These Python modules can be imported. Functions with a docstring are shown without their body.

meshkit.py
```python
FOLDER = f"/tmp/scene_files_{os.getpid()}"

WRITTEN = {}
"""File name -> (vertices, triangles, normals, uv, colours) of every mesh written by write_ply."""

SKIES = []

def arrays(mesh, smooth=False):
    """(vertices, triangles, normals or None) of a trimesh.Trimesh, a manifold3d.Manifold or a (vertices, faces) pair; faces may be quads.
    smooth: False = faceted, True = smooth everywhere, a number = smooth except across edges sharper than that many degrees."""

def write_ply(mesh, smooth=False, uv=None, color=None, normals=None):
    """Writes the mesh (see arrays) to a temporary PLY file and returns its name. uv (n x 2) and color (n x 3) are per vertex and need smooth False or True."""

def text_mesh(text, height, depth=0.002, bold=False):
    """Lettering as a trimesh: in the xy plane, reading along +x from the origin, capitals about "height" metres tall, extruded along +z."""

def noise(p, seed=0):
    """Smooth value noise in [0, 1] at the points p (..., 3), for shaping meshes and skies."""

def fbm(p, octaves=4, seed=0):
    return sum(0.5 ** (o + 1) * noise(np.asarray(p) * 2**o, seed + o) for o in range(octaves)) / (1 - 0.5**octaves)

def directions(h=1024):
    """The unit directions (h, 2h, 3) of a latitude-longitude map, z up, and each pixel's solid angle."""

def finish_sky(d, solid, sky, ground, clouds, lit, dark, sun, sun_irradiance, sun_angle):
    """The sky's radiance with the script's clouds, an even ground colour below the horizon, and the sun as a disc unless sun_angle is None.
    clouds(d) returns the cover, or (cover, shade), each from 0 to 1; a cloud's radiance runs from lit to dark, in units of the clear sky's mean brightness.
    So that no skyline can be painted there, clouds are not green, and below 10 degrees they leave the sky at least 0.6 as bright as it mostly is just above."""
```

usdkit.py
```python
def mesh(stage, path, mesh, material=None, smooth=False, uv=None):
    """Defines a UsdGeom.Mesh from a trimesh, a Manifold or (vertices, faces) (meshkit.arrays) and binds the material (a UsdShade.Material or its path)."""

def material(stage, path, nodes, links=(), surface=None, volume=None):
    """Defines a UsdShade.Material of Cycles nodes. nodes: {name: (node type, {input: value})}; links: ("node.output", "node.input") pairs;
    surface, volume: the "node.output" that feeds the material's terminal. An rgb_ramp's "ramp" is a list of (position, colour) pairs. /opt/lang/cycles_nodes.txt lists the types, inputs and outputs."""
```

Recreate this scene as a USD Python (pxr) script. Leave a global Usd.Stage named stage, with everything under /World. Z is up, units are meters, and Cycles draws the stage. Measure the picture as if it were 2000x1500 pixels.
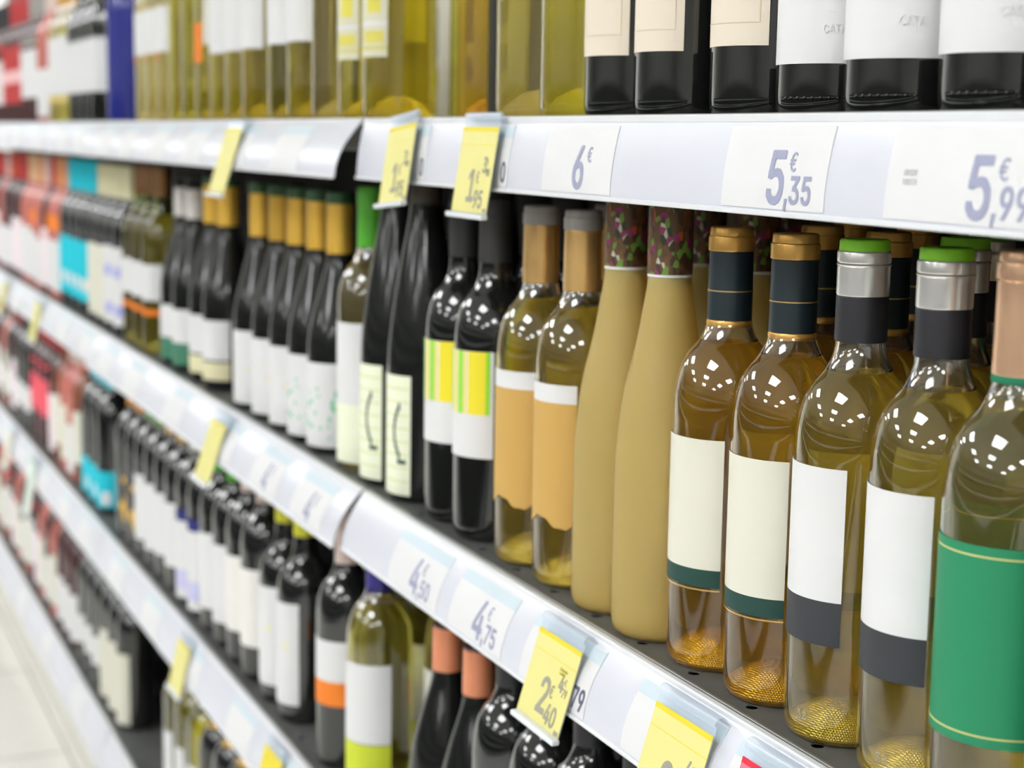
import math, random
import numpy as np
import trimesh
from scipy.interpolate import PchipInterpolator
from shapely.geometry import Point, box as sbox
import usdkit, meshkit
from pxr import Usd, UsdGeom, Gf, Sdf, UsdShade

stage = Usd.Stage.CreateInMemory()
UsdGeom.SetStageUpAxis(stage, 'Z')
UsdGeom.SetStageMetersPerUnit(stage, 1.0)
UsdGeom.Xform.Define(stage, '/World')
UsdGeom.Scope.Define(stage, '/World/Looks')
random.seed(7)

# ------------------------------------------------------------------ camera, exposure, light
CAM_POS = (0.0, -0.557, 1.360)
EX = (0.4090145, 0.14070322, -0.90161507)      # image right / down / forward of world x
EY = (0.91238914, -0.04582757, 0.40675041)
EZ = (0.01591226, -0.98899062, -0.14712023)
cam = UsdGeom.Camera.Define(stage, '/World/camera')
cam.CreateProjectionAttr('perspective')
cam.CreateHorizontalApertureAttr(36.0)
cam.CreateVerticalApertureAttr(27.0)
cam.CreateFocalLengthAttr(36.0 * 3236.0 / 2000.0)
cam.CreateClippingRangeAttr((0.05, 200.0))
right = [EX[0], EY[0], EZ[0]]
up = [-EX[1], -EY[1], -EZ[1]]
back = [-EX[2], -EY[2], -EZ[2]]
cam.AddTransformOp().Set(Gf.Matrix4d(*right, 0, *up, 0, *back, 0, *CAM_POS, 1))
cam.CreateFStopAttr(6.3)
cam.CreateFocusDistanceAttr(1.05)
cam.CreateExposureAttr(-0.24)
PANEL_STRENGTH = 21.0        # radiance of the ceiling panels
CEILING_Z = 3.4

# ------------------------------------------------------------------ small helpers
def lin(c):
    return tuple((x / 255 / 12.92) if x <= 10.3 else ((x / 255 + 0.055) / 1.055) ** 2.4 for x in c)

ORD = ['first', 'second', 'third', 'fourth', 'fifth', 'sixth', 'seventh', 'eighth', 'ninth', 'tenth', 'eleventh', 'twelfth', 'thirteenth', 'fourteenth', 'fifteenth', 'sixteenth']
_used = {}
def numbered(parent, name):
    k = (parent, name)
    n = _used.get(k, -1) + 1
    _used[k] = n
    return name if n == 0 else '%s_%03d' % (name, n)

def pathof(parent):
    return '/World' if parent is None else (parent if isinstance(parent, str) else str(parent.GetPath()))

def obj(name, mesh, m, parent=None, smooth=35, label=None, kind=None):
    p = pathof(parent)
    prim = usdkit.mesh(stage, p + '/' + numbered(p, name), mesh, m, smooth=smooth).GetPrim()
    if label: prim.SetCustomDataByKey('label', label)
    if kind: prim.SetCustomDataByKey('kind', kind)
    return prim

def tag(prim, label, cat=None, group=None, kind=None):
    prim.SetCustomDataByKey('label', label)
    if cat: prim.SetCustomDataByKey('category', cat)
    if group: prim.SetCustomDataByKey('group', group)
    if kind: prim.SetCustomDataByKey('kind', kind)
    return prim

def thing(name, label, cat, loc=(0, 0, 0), rotz=0.0, group=None, kind=None):
    x = UsdGeom.Xform.Define(stage, '/World/' + numbered('/World', name))
    x.AddTranslateOp().Set(Gf.Vec3d(*map(float, loc)))
    x.AddRotateZOp().Set(float(rotz))
    return tag(x.GetPrim(), label, cat, group, kind)

def dup(src, name, label, loc, rotz, group=None):
    r = thing(name, label, src.GetCustomDataByKey('category'), loc, rotz, group)
    r.GetReferences().AddInternalReference(src.GetPath())
    r.SetInstanceable(True)
    return r

def cat(*ms):
    return trimesh.util.concatenate([m if isinstance(m, trimesh.Trimesh) else trimesh.Trimesh(m[0], m[1], process=False) for m in ms])

def bx(x0, x1, y0, y1, z0, z1, ch=0.0):
    if ch <= 0:
        m = trimesh.creation.box((x1 - x0, y1 - y0, z1 - z0))
        m.apply_translation(((x0 + x1) / 2, (y0 + y1) / 2, (z0 + z1) / 2))
        return m
    pts = []
    for sx, X in ((1, x0), (-1, x1)):
        for sy, Y in ((1, y0), (-1, y1)):
            for sz, Z in ((1, z0), (-1, z1)):
                pts += [(X + sx * ch, Y + sy * ch, Z), (X + sx * ch, Y, Z + sz * ch), (X, Y + sy * ch, Z + sz * ch)]
    return trimesh.convex.convex_hull(np.array(pts))

def lathe(pts, n=56):
    """Closed surface of revolution about z; pts = [(r, z)] from the bottom axis to the top axis."""
    v, f, rings = [], [], []
    for r, z in pts:
        if r < 1e-7:
            rings.append([len(v)] * n); v.append((0, 0, z))
        else:
            b = len(v)
            for k in range(n):
                a = 2 * math.pi * k / n
                v.append((r * math.cos(a), r * math.sin(a), z))
            rings.append(list(range(b, b + n)))
    for A, B in zip(rings[:-1], rings[1:]):
        for k in range(n):
            a, b, c, d = A[k], A[(k + 1) % n], B[(k + 1) % n], B[k]
            if a != b: f.append((a, b, c))
            if c != d: f.append((a, c, d))
    return trimesh.Trimesh(np.array(v), np.array(f), process=False)

def flip(m):
    return trimesh.Trimesh(m.vertices, m.faces[:, ::-1], process=False)

def grid(fn, us, vs):
    """Sheet of points fn(u, v)."""
    P = np.array([[fn(u, v) for u in us] for v in vs], float)
    nv, nu = P.shape[:2]
    f = []
    for j in range(nv - 1):
        for i in range(nu - 1):
            a = j * nu + i
            f += [(a, a + 1, a + nu + 1), (a, a + nu + 1, a + nu)]
    return P.reshape(-1, 3), np.array(f)

def shell(fn, us, vs, t0, t1):
    """Closed thin shell between the sheets fn(u, v, t0) (inside) and fn(u, v, t1) (outside)."""
    a, f = grid(lambda u, v: fn(u, v, t1), us, vs)
    b, _ = grid(lambda u, v: fn(u, v, t0), us, vs)
    n, nu, nv = len(a), len(us), len(vs)
    F = [f, f[:, ::-1] + n]
    ring = [i for i in range(nu)] + [j * nu + nu - 1 for j in range(1, nv)] + [(nv - 1) * nu + i for i in range(nu - 2, -1, -1)] + [j * nu for j in range(nv - 2, 0, -1)]
    side = []
    for p, q in zip(ring, ring[1:] + ring[:1]):
        side += [(p, p + n, q + n), (p, q + n, q)]
    F.append(np.array(side))
    m = trimesh.Trimesh(np.vstack([a, b]), np.vstack(F), process=False)
    return m

# ------------------------------------------------------------------ materials
_mats = {}
def mat(name, rgb=(200, 200, 200), rough=0.5, metal=0.0, spec=0.5, coat=0.0, coat_ior=1.5, trans=0.0, ior=1.5, emit=None, alpha=1.0, linear=None, noise=None):
    if name in _mats: return _mats[name]
    p = {'base_color': linear or lin(rgb), 'roughness': rough, 'metallic': metal, 'specular_ior_level': spec, 'coat_weight': coat, 'coat_ior': coat_ior, 'transmission_weight': trans, 'ior': ior, 'alpha': alpha}
    if emit: p['emission_color'], p['emission_strength'] = emit
    nodes, links = {'p': ('principled_bsdf', p)}, []
    if noise:
        sc, amt = noise
        base = np.array(p['base_color'])
        nodes['tc'] = ('texture_coordinate', {})
        nodes['n'] = ('noise_texture', {'scale': sc, 'detail': 4.0})
        nodes['r'] = ('rgb_ramp', {'ramp': [(0.25, tuple(base * (1 - amt))), (0.75, tuple(np.minimum(base * (1 + amt), 1)))]})
        links = [('tc.object', 'n.vector'), ('n.fac', 'r.fac'), ('r.color', 'p.base_color')]
    _mats[name] = usdkit.material(stage, '/World/Looks/' + name, nodes, links, surface='p.BSDF')
    return _mats[name]

def paper(rgb):
    return mat('paper_%d_%d_%d' % rgb, rgb, rough=0.55, spec=0.35)
def foil(rgb):
    return mat('foil_%d_%d_%d' % rgb, rgb, rough=0.30, metal=0.7, spec=0.5)
def plastic(rgb, rough=0.35):
    return mat('plastic_%d_%d_%d' % rgb, rgb, rough=rough)
def ink(rgb):
    return mat('ink_%d_%d_%d' % rgb, rgb, rough=0.6, spec=0.2)

def wine_mat(key, tint, glow=0.10, body=None):
    """Liquid: tints what is seen through it, with a faint cloudiness; the glass around it does the refracting."""
    if 'wine_' + key not in _mats:
        _mats['wine_' + key] = usdkit.material(stage, '/World/Looks/wine_' + key, {
            't': ('transparent_bsdf', {'color': tint}), 'd': ('translucent_bsdf', {'color': body or tint}), 'e': ('diffuse_bsdf', {'color': body or tint}),
            'n': ('mix_closure', {'fac': 0.5}), 'm': ('mix_closure', {'fac': glow})},
            [('d.BSDF', 'n.closure1'), ('e.BSDF', 'n.closure2'), ('t.BSDF', 'm.closure1'), ('n.closure', 'm.closure2')], surface='m.closure')
    return _mats['wine_' + key]

GLASS = mat('clear_glass', linear=(0.985, 0.99, 0.98), rough=0.0, trans=1.0, ior=1.42, coat=1.0, coat_ior=1.6)
GLASS_OLIVE = mat('olive_glass', linear=(0.62, 0.66, 0.38), rough=0.0, trans=1.0, ior=1.46)
DARK = mat('dark_glass', linear=(0.009, 0.010, 0.009), rough=0.04, coat=0.7, coat_ior=1.6)
DARK_SOFT = mat('dark_satin_glass', linear=(0.010, 0.011, 0.010), rough=0.12)
DARK_BROWN = mat('dark_brown_glass', linear=(0.020, 0.013, 0.009), rough=0.05)
RED_DARK = mat('deep_red_glass', linear=(0.055, 0.012, 0.014), rough=0.05)
ROSE = mat('rose_glass', linear=(0.55, 0.16, 0.13), rough=0.06)
BLUE = mat('blue_glass', linear=(0.022, 0.030, 0.25), rough=0.06, coat=0.6)
STEEL = mat('shelf_grey_steel', (92, 93, 91), rough=0.5, noise=(45, 0.16))
STEEL_EDGE = mat('bare_steel_edge', (150, 150, 148), rough=0.3, metal=0.8)
PANEL = mat('back_panel_dark', (62, 61, 58), rough=0.6, noise=(8, 0.12))
RAIL = mat('rail_plastic', (211, 213, 222), rough=0.3)
RAIL_WHITE = mat('rail_white', (224, 226, 229), rough=0.3)
CARD_WHITE = paper((222, 222, 223))
CARD_BLUE = paper((200, 215, 223))
YELLOW = paper((226, 219, 142))
YELLOW_DEEP = paper((228, 210, 55))
RED = paper((238, 120, 140))
RED_DEEP = paper((225, 45, 70))
INK = ink((158, 161, 186))
INK_GREY = ink((160, 157, 144))
INK_DARK = ink((98, 100, 122))
if 1:
    _mats['tag_clear'] = CLEAR = usdkit.material(stage, '/World/Looks/tag_clear_plastic', {
        't': ('transparent_bsdf', {'color': (0.93, 0.95, 0.97)}), 'p': ('principled_bsdf', {'base_color': (0.82, 0.89, 0.97), 'roughness': 0.15}),
        'm': ('mix_closure', {'fac': 0.28})}, [('t.BSDF', 'm.closure1'), ('p.BSDF', 'm.closure2')], surface='m.closure')

WINES = dict(
    pale=wine_mat('pale', (0.99, 0.925, 0.52), 0.20, (1.0, 0.79, 0.20)), amber=wine_mat('amber', (0.99, 0.87, 0.42), 0.20, (1.0, 0.67, 0.12)), straw=wine_mat('straw', (0.985, 0.94, 0.64), 0.17, (1.0, 0.84, 0.38)),
    yellow=wine_mat('yellow', (0.997, 0.975, 0.46), 0.09, (1.0, 0.90, 0.17)), gold=wine_mat('gold', (0.997, 0.955, 0.42), 0.09, (1.0, 0.86, 0.18)), haze=wine_mat('haze', (0.96, 0.86, 0.45), 0.7, (1.0, 0.76, 0.2)))
def punt_mat(key, rgb):
    return usdkit.material(stage, '/World/Looks/stippled_punt_' + key, {
        'p': ('principled_bsdf', {'base_color': rgb, 'metallic': 0.9, 'roughness': 0.2}),
        'tc': ('texture_coordinate', {}), 'v': ('voronoi_texture', {'scale': 850.0, 'randomness': 0.1}), 'b': ('bump', {'strength': 0.55, 'distance': 0.001})},
        [('tc.object', 'v.vector'), ('v.distance', 'b.height'), ('b.normal', 'p.normal')], surface='p.BSDF')
PUNTS = {k: punt_mat(k, c) for k, c in dict(pale=(1.0, 0.88, 0.46), amber=(1.0, 0.74, 0.26), straw=(1.0, 0.95, 0.74), yellow=(1.0, 0.92, 0.4), gold=(1.0, 0.84, 0.36), haze=(1, 0.9, 0.6)).items()}

# frosted cloudy bottle: scattering glass with a warm cast
_mats['frosted'] = FROST = usdkit.material(stage, '/World/Looks/frosted_glass', {
    'p': ('principled_bsdf', {'base_color': lin((206, 186, 116)), 'roughness': 0.55, 'specular_ior_level': 0.4}),
    'g': ('principled_bsdf', {'base_color': (0.97, 0.95, 0.86), 'roughness': 0.5, 'transmission_weight': 1.0, 'ior': 1.3}), 'm': ('mix_closure', {'fac': 0.5}),
    'tc': ('texture_coordinate', {}), 'n': ('noise_texture', {'scale': 900.0, 'detail': 2.0}), 'b': ('bump', {'strength': 0.12, 'distance': 0.001})},
    [('tc.object', 'n.vector'), ('n.fac', 'b.height'), ('b.normal', 'p.normal'), ('p.BSDF', 'm.closure1'), ('g.BSDF', 'm.closure2')], surface='m.closure')
_mats['printed'] = PRINTED = usdkit.material(stage, '/World/Looks/printed_garden_foil', {
    'tc': ('texture_coordinate', {}), 'mp': ('mapping', {'scale': (1.0, 1.0, 0.6)}),
    'v': ('voronoi_texture', {'scale': 300.0, 'randomness': 1.0}), 's': ('separate_color', {}),
    'r': ('rgb_ramp', {'interpolate': False, 'ramp': [(0, lin((92, 66, 40))), (0.40, lin((66, 48, 32))), (0.56, lin((110, 78, 44))), (0.74, lin((104, 140, 54))), (0.82, lin((190, 184, 168))), (0.87, lin((136, 48, 92))), (0.93, lin((176, 72, 44))), (0.96, lin((40, 60, 30)))]}),
    'p': ('principled_bsdf', {'roughness': 0.45})},
    [('tc.object', 'mp.vector'), ('mp.vector', 'v.vector'), ('v.color', 's.color'), ('s.r', 'r.fac'), ('r.color', 'p.base_color')], surface='p.BSDF')

# ------------------------------------------------------------------ room
def struct(name, mesh, m, label, parent=None, smooth=False):
    o = obj(name, mesh, m, parent, smooth=smooth)
    if parent is None: tag(o, label, kind='structure')
    return o

FLOOR_M = mat('floor_tile', (234, 232, 225), rough=0.28, noise=(3, 0.04))
GROUT = mat('floor_grout', (176, 172, 160), rough=0.8)
fl = UsdGeom.Xform.Define(stage, '/World/floor').GetPrim()
tag(fl, 'cream tiled shop floor below the shelves', kind='structure')
obj('slab', bx(-16, 10, -15, 4, -0.2, -0.004), GROUT, fl, smooth=False)
obj('far_tiling', cat(bx(-16, 10, -15, -2.404, -0.004, 0), bx(-16, -9.604, -2.396, 4, -0.004, 0), bx(0.004, 10, -2.396, 4, -0.004, 0), bx(-9.6, 0, 0.604, 4, -0.004, 0)), FLOOR_M, fl, smooth=False)
for i in range(16):
    for j in range(5):
        x0, y0 = -9.6 + 0.6 * i, -2.4 + 0.6 * j
        obj('tile', bx(x0 + 0.003, x0 + 0.597, y0 + 0.003, y0 + 0.597, -0.003, 0.0, 0.0015), FLOOR_M, fl, smooth=False)
WALL = mat('wall_paint', (214, 214, 210), rough=0.7)
CEIL = mat('ceiling_paint', (206, 206, 204), rough=0.8)
struct('ceiling', bx(-16, 10, -15, 4, CEILING_Z + 0.02, CEILING_Z + 0.2), CEIL, 'grey shop ceiling carrying square light panels')
struct('wall_left', bx(-16.2, -16, -15, 4, -0.2, CEILING_Z + 0.2), WALL, 'pale wall closing the far end of the aisle')
struct('wall_right', bx(10, 10.2, -15, 4, -0.2, CEILING_Z + 0.2), WALL, 'pale wall closing the near end of the aisle')
struct('wall_back', bx(-16, 10, 4, 4.2, -0.2, CEILING_Z + 0.2), WALL, 'pale wall behind the wine shelves')
struct('wall_front', bx(-16, 10, -15.2, -15, -0.2, CEILING_Z + 0.2), WALL, 'pale wall across the shop')

DIFF = mat('light_diffuser', (255, 255, 255), rough=0.6, emit=((0.975, 0.99, 1.0), PANEL_STRENGTH))
FRAME = mat('light_frame', (230, 230, 230), rough=0.5)
first = None
P = 0.66
for i, px in enumerate((-14.2, -9.6, -5.0, -0.3, 4.4)):
    for j, py in enumerate((1.9, -2.75, -6.0, -9.5)):
        if i < 2 and j > 1: continue
        lab = 'square ceiling light panel, %s row counted from the wine shelves, %s counted along the aisle' % (ORD[j], ORD[i])
        if first is None:
            first = thing('ceiling_light', lab, 'ceiling light', (px, py, CEILING_Z), 0, 'ceiling light panels')
            obj('diffuser', bx(-P, P, -P, P, -0.012, -0.004), DIFF, first, smooth=False)
            q = P + 0.04
            obj('frame', cat(bx(-q, q, -q, -P, -0.02, 0.02), bx(-q, q, P, q, -0.02, 0.02), bx(-q, -P, -P, P, -0.02, 0.02), bx(P, q, -P, P, -0.02, 0.02)), FRAME, first, smooth=False)
        else:
            dup(first, 'ceiling_light', lab, (px, py, CEILING_Z), 0, 'ceiling light panels')

# ------------------------------------------------------------------ gondola shelving
JOINTS = [-7.44, -5.98, -4.52, -3.06, -1.60, -0.14]
DEPTH = 0.42
LIP = dict(A=1.377, B=0.996, C=0.622, D=0.237)
SURF = {k: v - 0.004 for k, v in LIP.items()}
SHELF_NAME = dict(A='top shelf', B='second shelf', C='third shelf', D='bottom shelf')
OUT = {('A', 4): 0.009, ('A', 3): 0.030, ('B', 4): 0.024, ('B', 3): 0.031}
RAIL_H = dict(A=0.057, B=0.057, C=0.060, D=0.075)

def rail_pt(sh, mod):
    out, h, z0 = OUT.get((sh, mod), 0.020), RAIL_H[sh], LIP[sh]
    def fn(x, t, off=0.0):
        y = -0.004 - out * (1 - (1 - t) ** 1.9)
        s = out * 1.9 * max(1 - t, 0) ** 0.9 / h            # slope of the face
        n = math.hypot(1, s)
        return (x, y - off / n, z0 - 0.002 - t * h + off * s / n)
    return fn

def board_mesh(x0, x1, z, holes):
    s = sbox(x0 + 0.001, 0.003, x1 - 0.001, DEPTH)
    if holes:
        n = int((x1 - x0) / 0.075)
        for k in range(n):
            hx = x0 + 0.037 + 0.075 * k
            if hx < x1 - 0.01: s = s.difference(Point(hx, 0.0205).buffer(0.0042, 8))
    top = trimesh.creation.extrude_polygon(s, 0.0008, engine='earcut')
    top.apply_translation((0, 0, z - 0.0008))
    under = bx(x0 + 0.001, x1 - 0.001, 0.003, DEPTH, z - 0.030, z - 0.020)
    return cat(top, under)

UPR = mat('upright_steel', (92, 93, 92), rough=0.45)
for mod in range(len(JOINTS) - 1):
    x0, x1 = JOINTS[mod], JOINTS[mod + 1]
    where = ['farthest', 'fourth', 'third', 'second', 'nearest'][mod]
    for sh in 'ABCD':
        t = thing('shelf', 'grey steel %s with white price rail, %s bay from the camera' % (SHELF_NAME[sh], where), 'shelf', (0, 0, 0))
        z = SURF[sh]
        obj('board', board_mesh(x0, x1, z, mod >= 2), STEEL, t, smooth=False)
        obj('front_edge', bx(x0 + 0.001, x1 - 0.001, 0.0005, 0.0035, z - 0.028, LIP[sh] + 0.0005, 0.0006), STEEL_EDGE, t, smooth=False, label='bare steel front edge')
        fn = rail_pt(sh, mod)
        tt = np.linspace(0, 1, 31)
        g = 0.004 if not (sh in 'AB' and mod == 4) else 0.006
        rl = obj('price_rail', shell(lambda u, v, o: fn(u, v, o), [x0 + g, (x0 + x1) / 2, x1 - 0.003], tt, -0.0015, 0.0), RAIL, t, smooth=40, label='pale plastic price rail')
        lo = fn(0, 1)
        obj('rail_ledge', bx(x0 + g, x1 - 0.003, -0.0055, 0.0005, LIP[sh] - 0.006, LIP[sh] - 0.0003, 0.001), RAIL_WHITE, rl, smooth=False)
        obj('rail_lip', bx(x0 + g, x1 - 0.003, lo[1] - 0.002, lo[1] + 0.001, lo[2] - 0.0018, lo[2] + 0.0015, 0.0006), RAIL_WHITE, rl, smooth=False)
    t = thing('back_panel', 'dark shelving back panel behind the bottles, %s bay from the camera' % where, 'back panel')
    obj('panel', bx(x0 + 0.02, x1 - 0.02, DEPTH + 0.005, DEPTH + 0.02, 0.1, LIP['A'] - 0.03), PANEL, t, smooth=False)
    obj('upper_panel', bx(x0 + 0.02, x1 - 0.02, DEPTH + 0.005, DEPTH + 0.02, LIP['A'] - 0.029, 1.80), mat('upper_back_panel', (224, 222, 208), rough=0.6, noise=(8, 0.05)), t, smooth=False)
    t = thing('kick_plate', 'cream kick plate under the bottom shelf, %s bay from the camera' % where, 'kick plate')
    obj('plate', bx(x0 + 0.001, x1 - 0.001, 0.012, 0.03, 0.0, LIP['D'] - 0.04, 0.002), mat('kick_cream', (214, 212, 202), rough=0.45), t, smooth=False)
for k, x in enumerate(JOINTS):
    t = thing('shelf_upright', 'grey steel shelf upright between bays, %s counted from the far end' % ORD[k], 'upright', (x, 0, 0))
    slots = cat(*[bx(-0.006, 0.006, DEPTH - 0.004, DEPTH + 0.002, z, z + 0.02) for z in np.arange(0.2, 1.9, 0.05)])
    obj('post', bx(-0.0195, 0.0195, DEPTH + 0.002, DEPTH + 0.06, 0, 1.98, 0.003), UPR, t, smooth=False)
    obj('slot', slots, PANEL, t, smooth=False)

# low shelving across the aisle, seen only as a reflection in the glass
OPP = mat('opposite_board', (62, 60, 57), rough=0.6)
t = thing('aisle_shelving', 'low dark shelving unit across the aisle opposite the wine', 'shelving')
obj('back_board', bx(-12, 6, -3.35, -3.3, 0, 1.5), OPP, t, smooth=False)
for z in (0.15, 0.55, 0.95, 1.3):
    obj('shelf_board', bx(-12, 6, -3.3, -2.9, z, z + 0.025), STEEL, t, smooth=False)
    obj('price_rail', bx(-12, 6, -2.9, -2.89, z - 0.03, z + 0.027), RAIL, t, smooth=False)

# ------------------------------------------------------------------ price cards on the rails
def text(s, h, bold=False, narrow=0.78):
    m = meshkit.text_mesh(s, h, depth=0.00025, bold=bold)
    m.vertices[:, 0] *= narrow
    return m

def on_rail(m, fn, x, t0, h, off):
    """Bends flat lettering (x right, y up, base at rail fraction t0) on to the rail face."""
    v = m.vertices
    m.vertices = np.array([fn(x + p[0], t0 - p[1] / h, off + max(p[2], 0)) for p in v])
    return m

def price_card(sh, mod, x0, x1, label, big=None, small=None, band=True, x_big=0.43, dark=False):
    t = thing('price_card', label, 'price card')
    fn, h = rail_pt(sh, mod), RAIL_H[sh]
    us, vs = np.linspace(x0, x1, 4), np.linspace(0.10, 0.955, 27)
    obj('card', shell(lambda u, v, o: fn(u, v, o), us, vs, 0.00025, 0.0005), CARD_WHITE, t, smooth=40)
    if band:
        obj('header_band', shell(lambda u, v, o: fn(u, v, o), us, np.linspace(0.115, 0.27, 6), 0.0005, 0.0006), CARD_BLUE, t, smooth=40, label='pale blue header band')
    m, w = INK_DARK if dark else INK, x1 - x0
    xb = x0 + x_big * w
    if big:
        g = text(big, 0.030, True, 0.84)
        wb = g.bounds[1, 0]
        obj('price_digit', on_rail(g, fn, xb, 0.89, h, 0.0007), m, t, smooth=False)
        e = text('€', 0.0108, False, 0.8)
        obj('euro_sign', on_rail(e, fn, xb + wb + 0.003, 0.56, h, 0.0007), m, t, smooth=False)
        if small:
            c = text(',' + small, 0.0155, True, 0.86)
            obj('price_cents', on_rail(c, fn, xb + wb + 0.0005, 0.885, h, 0.0007), m, t, smooth=False)
    return t

price_card('A', 4, -1.156, -1.043, 'white price card with a lone 6, above the frosted bottles', '6', None, band=False)
price_card('A', 4, -0.893, -0.783, 'white price card reading 5,35 above the silver and green capsule', '5', '35', band=False)
tc = price_card('A', 4, -0.728, -0.560, 'white price card reading 5,99 cut by the right picture edge', '5', '99', band=False, x_big=0.375)
for k, w in enumerate(('DESDE', 'HASTA')):
    obj('fine_print', on_rail(text(w, 0.0032, False, 0.8), rail_pt('A', 4), -0.714, 0.55 + 0.085 * k, RAIL_H['A'], 0.0007), ink((205, 205, 210)), tc, smooth=False)
def zero_card(x0, x1, label, s, xr, sh='A'):
    t = price_card(sh, 4, x0, x1, label, band=True)
    fn = rail_pt(sh, 4)
    g = text(s, 0.0155, True, 0.74)
    obj('price_cents', on_rail(g, fn, xr - g.bounds[1, 0], 0.885, RAIL_H[sh], 0.0007), INK_DARK, t, smooth=False)
zero_card(-1.322, -1.222, 'white price card behind the 1,95 yellow tag on the top rail', '0', -1.226)
zero_card(-1.505, -1.405, 'white price card behind the farther yellow tag on the nearest top rail', '0', -1.409)
price_card('B', 4, -1.455, -1.330, 'white price card reading 4,50 nearest the bay joint, second rail', '4', '50')
price_card('B', 4, -1.300, -1.187, 'white price card reading 4,75 left of the yellow 2,40 tag', '4', '75')
zero_card(-1.150, -1.036, 'white price card showing a 9 behind the 2,40 yellow tag', '79', -1.039, 'B')
price_card('B', 4, -0.978, -0.868, 'white price card behind the 4,60 yellow tag on the second rail')
price_card('B', 4, -0.850, -0.745, 'white price card behind the red tag on the second rail')
price_card('B', 4, -0.690, -0.560, 'white price card beyond the red tag at the near right end', '3', '95')
for (sh, mod), xs in {('A', 3): (-2.92, -2.72, -2.5, -2.28, -2.06, -1.84), ('B', 3): (-2.95, -2.72, -2.42, -2.14, -1.93, -1.76), ('C', 3): (-2.93, -2.65, -2.38, -2.1, -1.88),
                      ('A', 2): (-4.3, -4.0, -3.7, -3.4, -3.2), ('B', 2): (-4.35, -4.1, -3.75, -3.45, -3.2), ('C', 2): (-4.4, -4.1, -3.8, -3.5, -3.25), ('D', 2): (-4.2, -3.8, -3.4)}.items():
    for k, x in enumerate(xs):
        show = sh == 'B' and mod == 3 and k >= 4
        price_card(sh, mod, x, x + 0.11, 'blurred white price card on the %s rail, %s bay, %s from the left' % (SHELF_NAME[sh], {2: 'third', 3: 'second'}[mod], ['first', 'second', 'third', 'fourth', 'fifth', 'sixth'][k]), '4' if show else None, None, band=sh != 'D')

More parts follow.
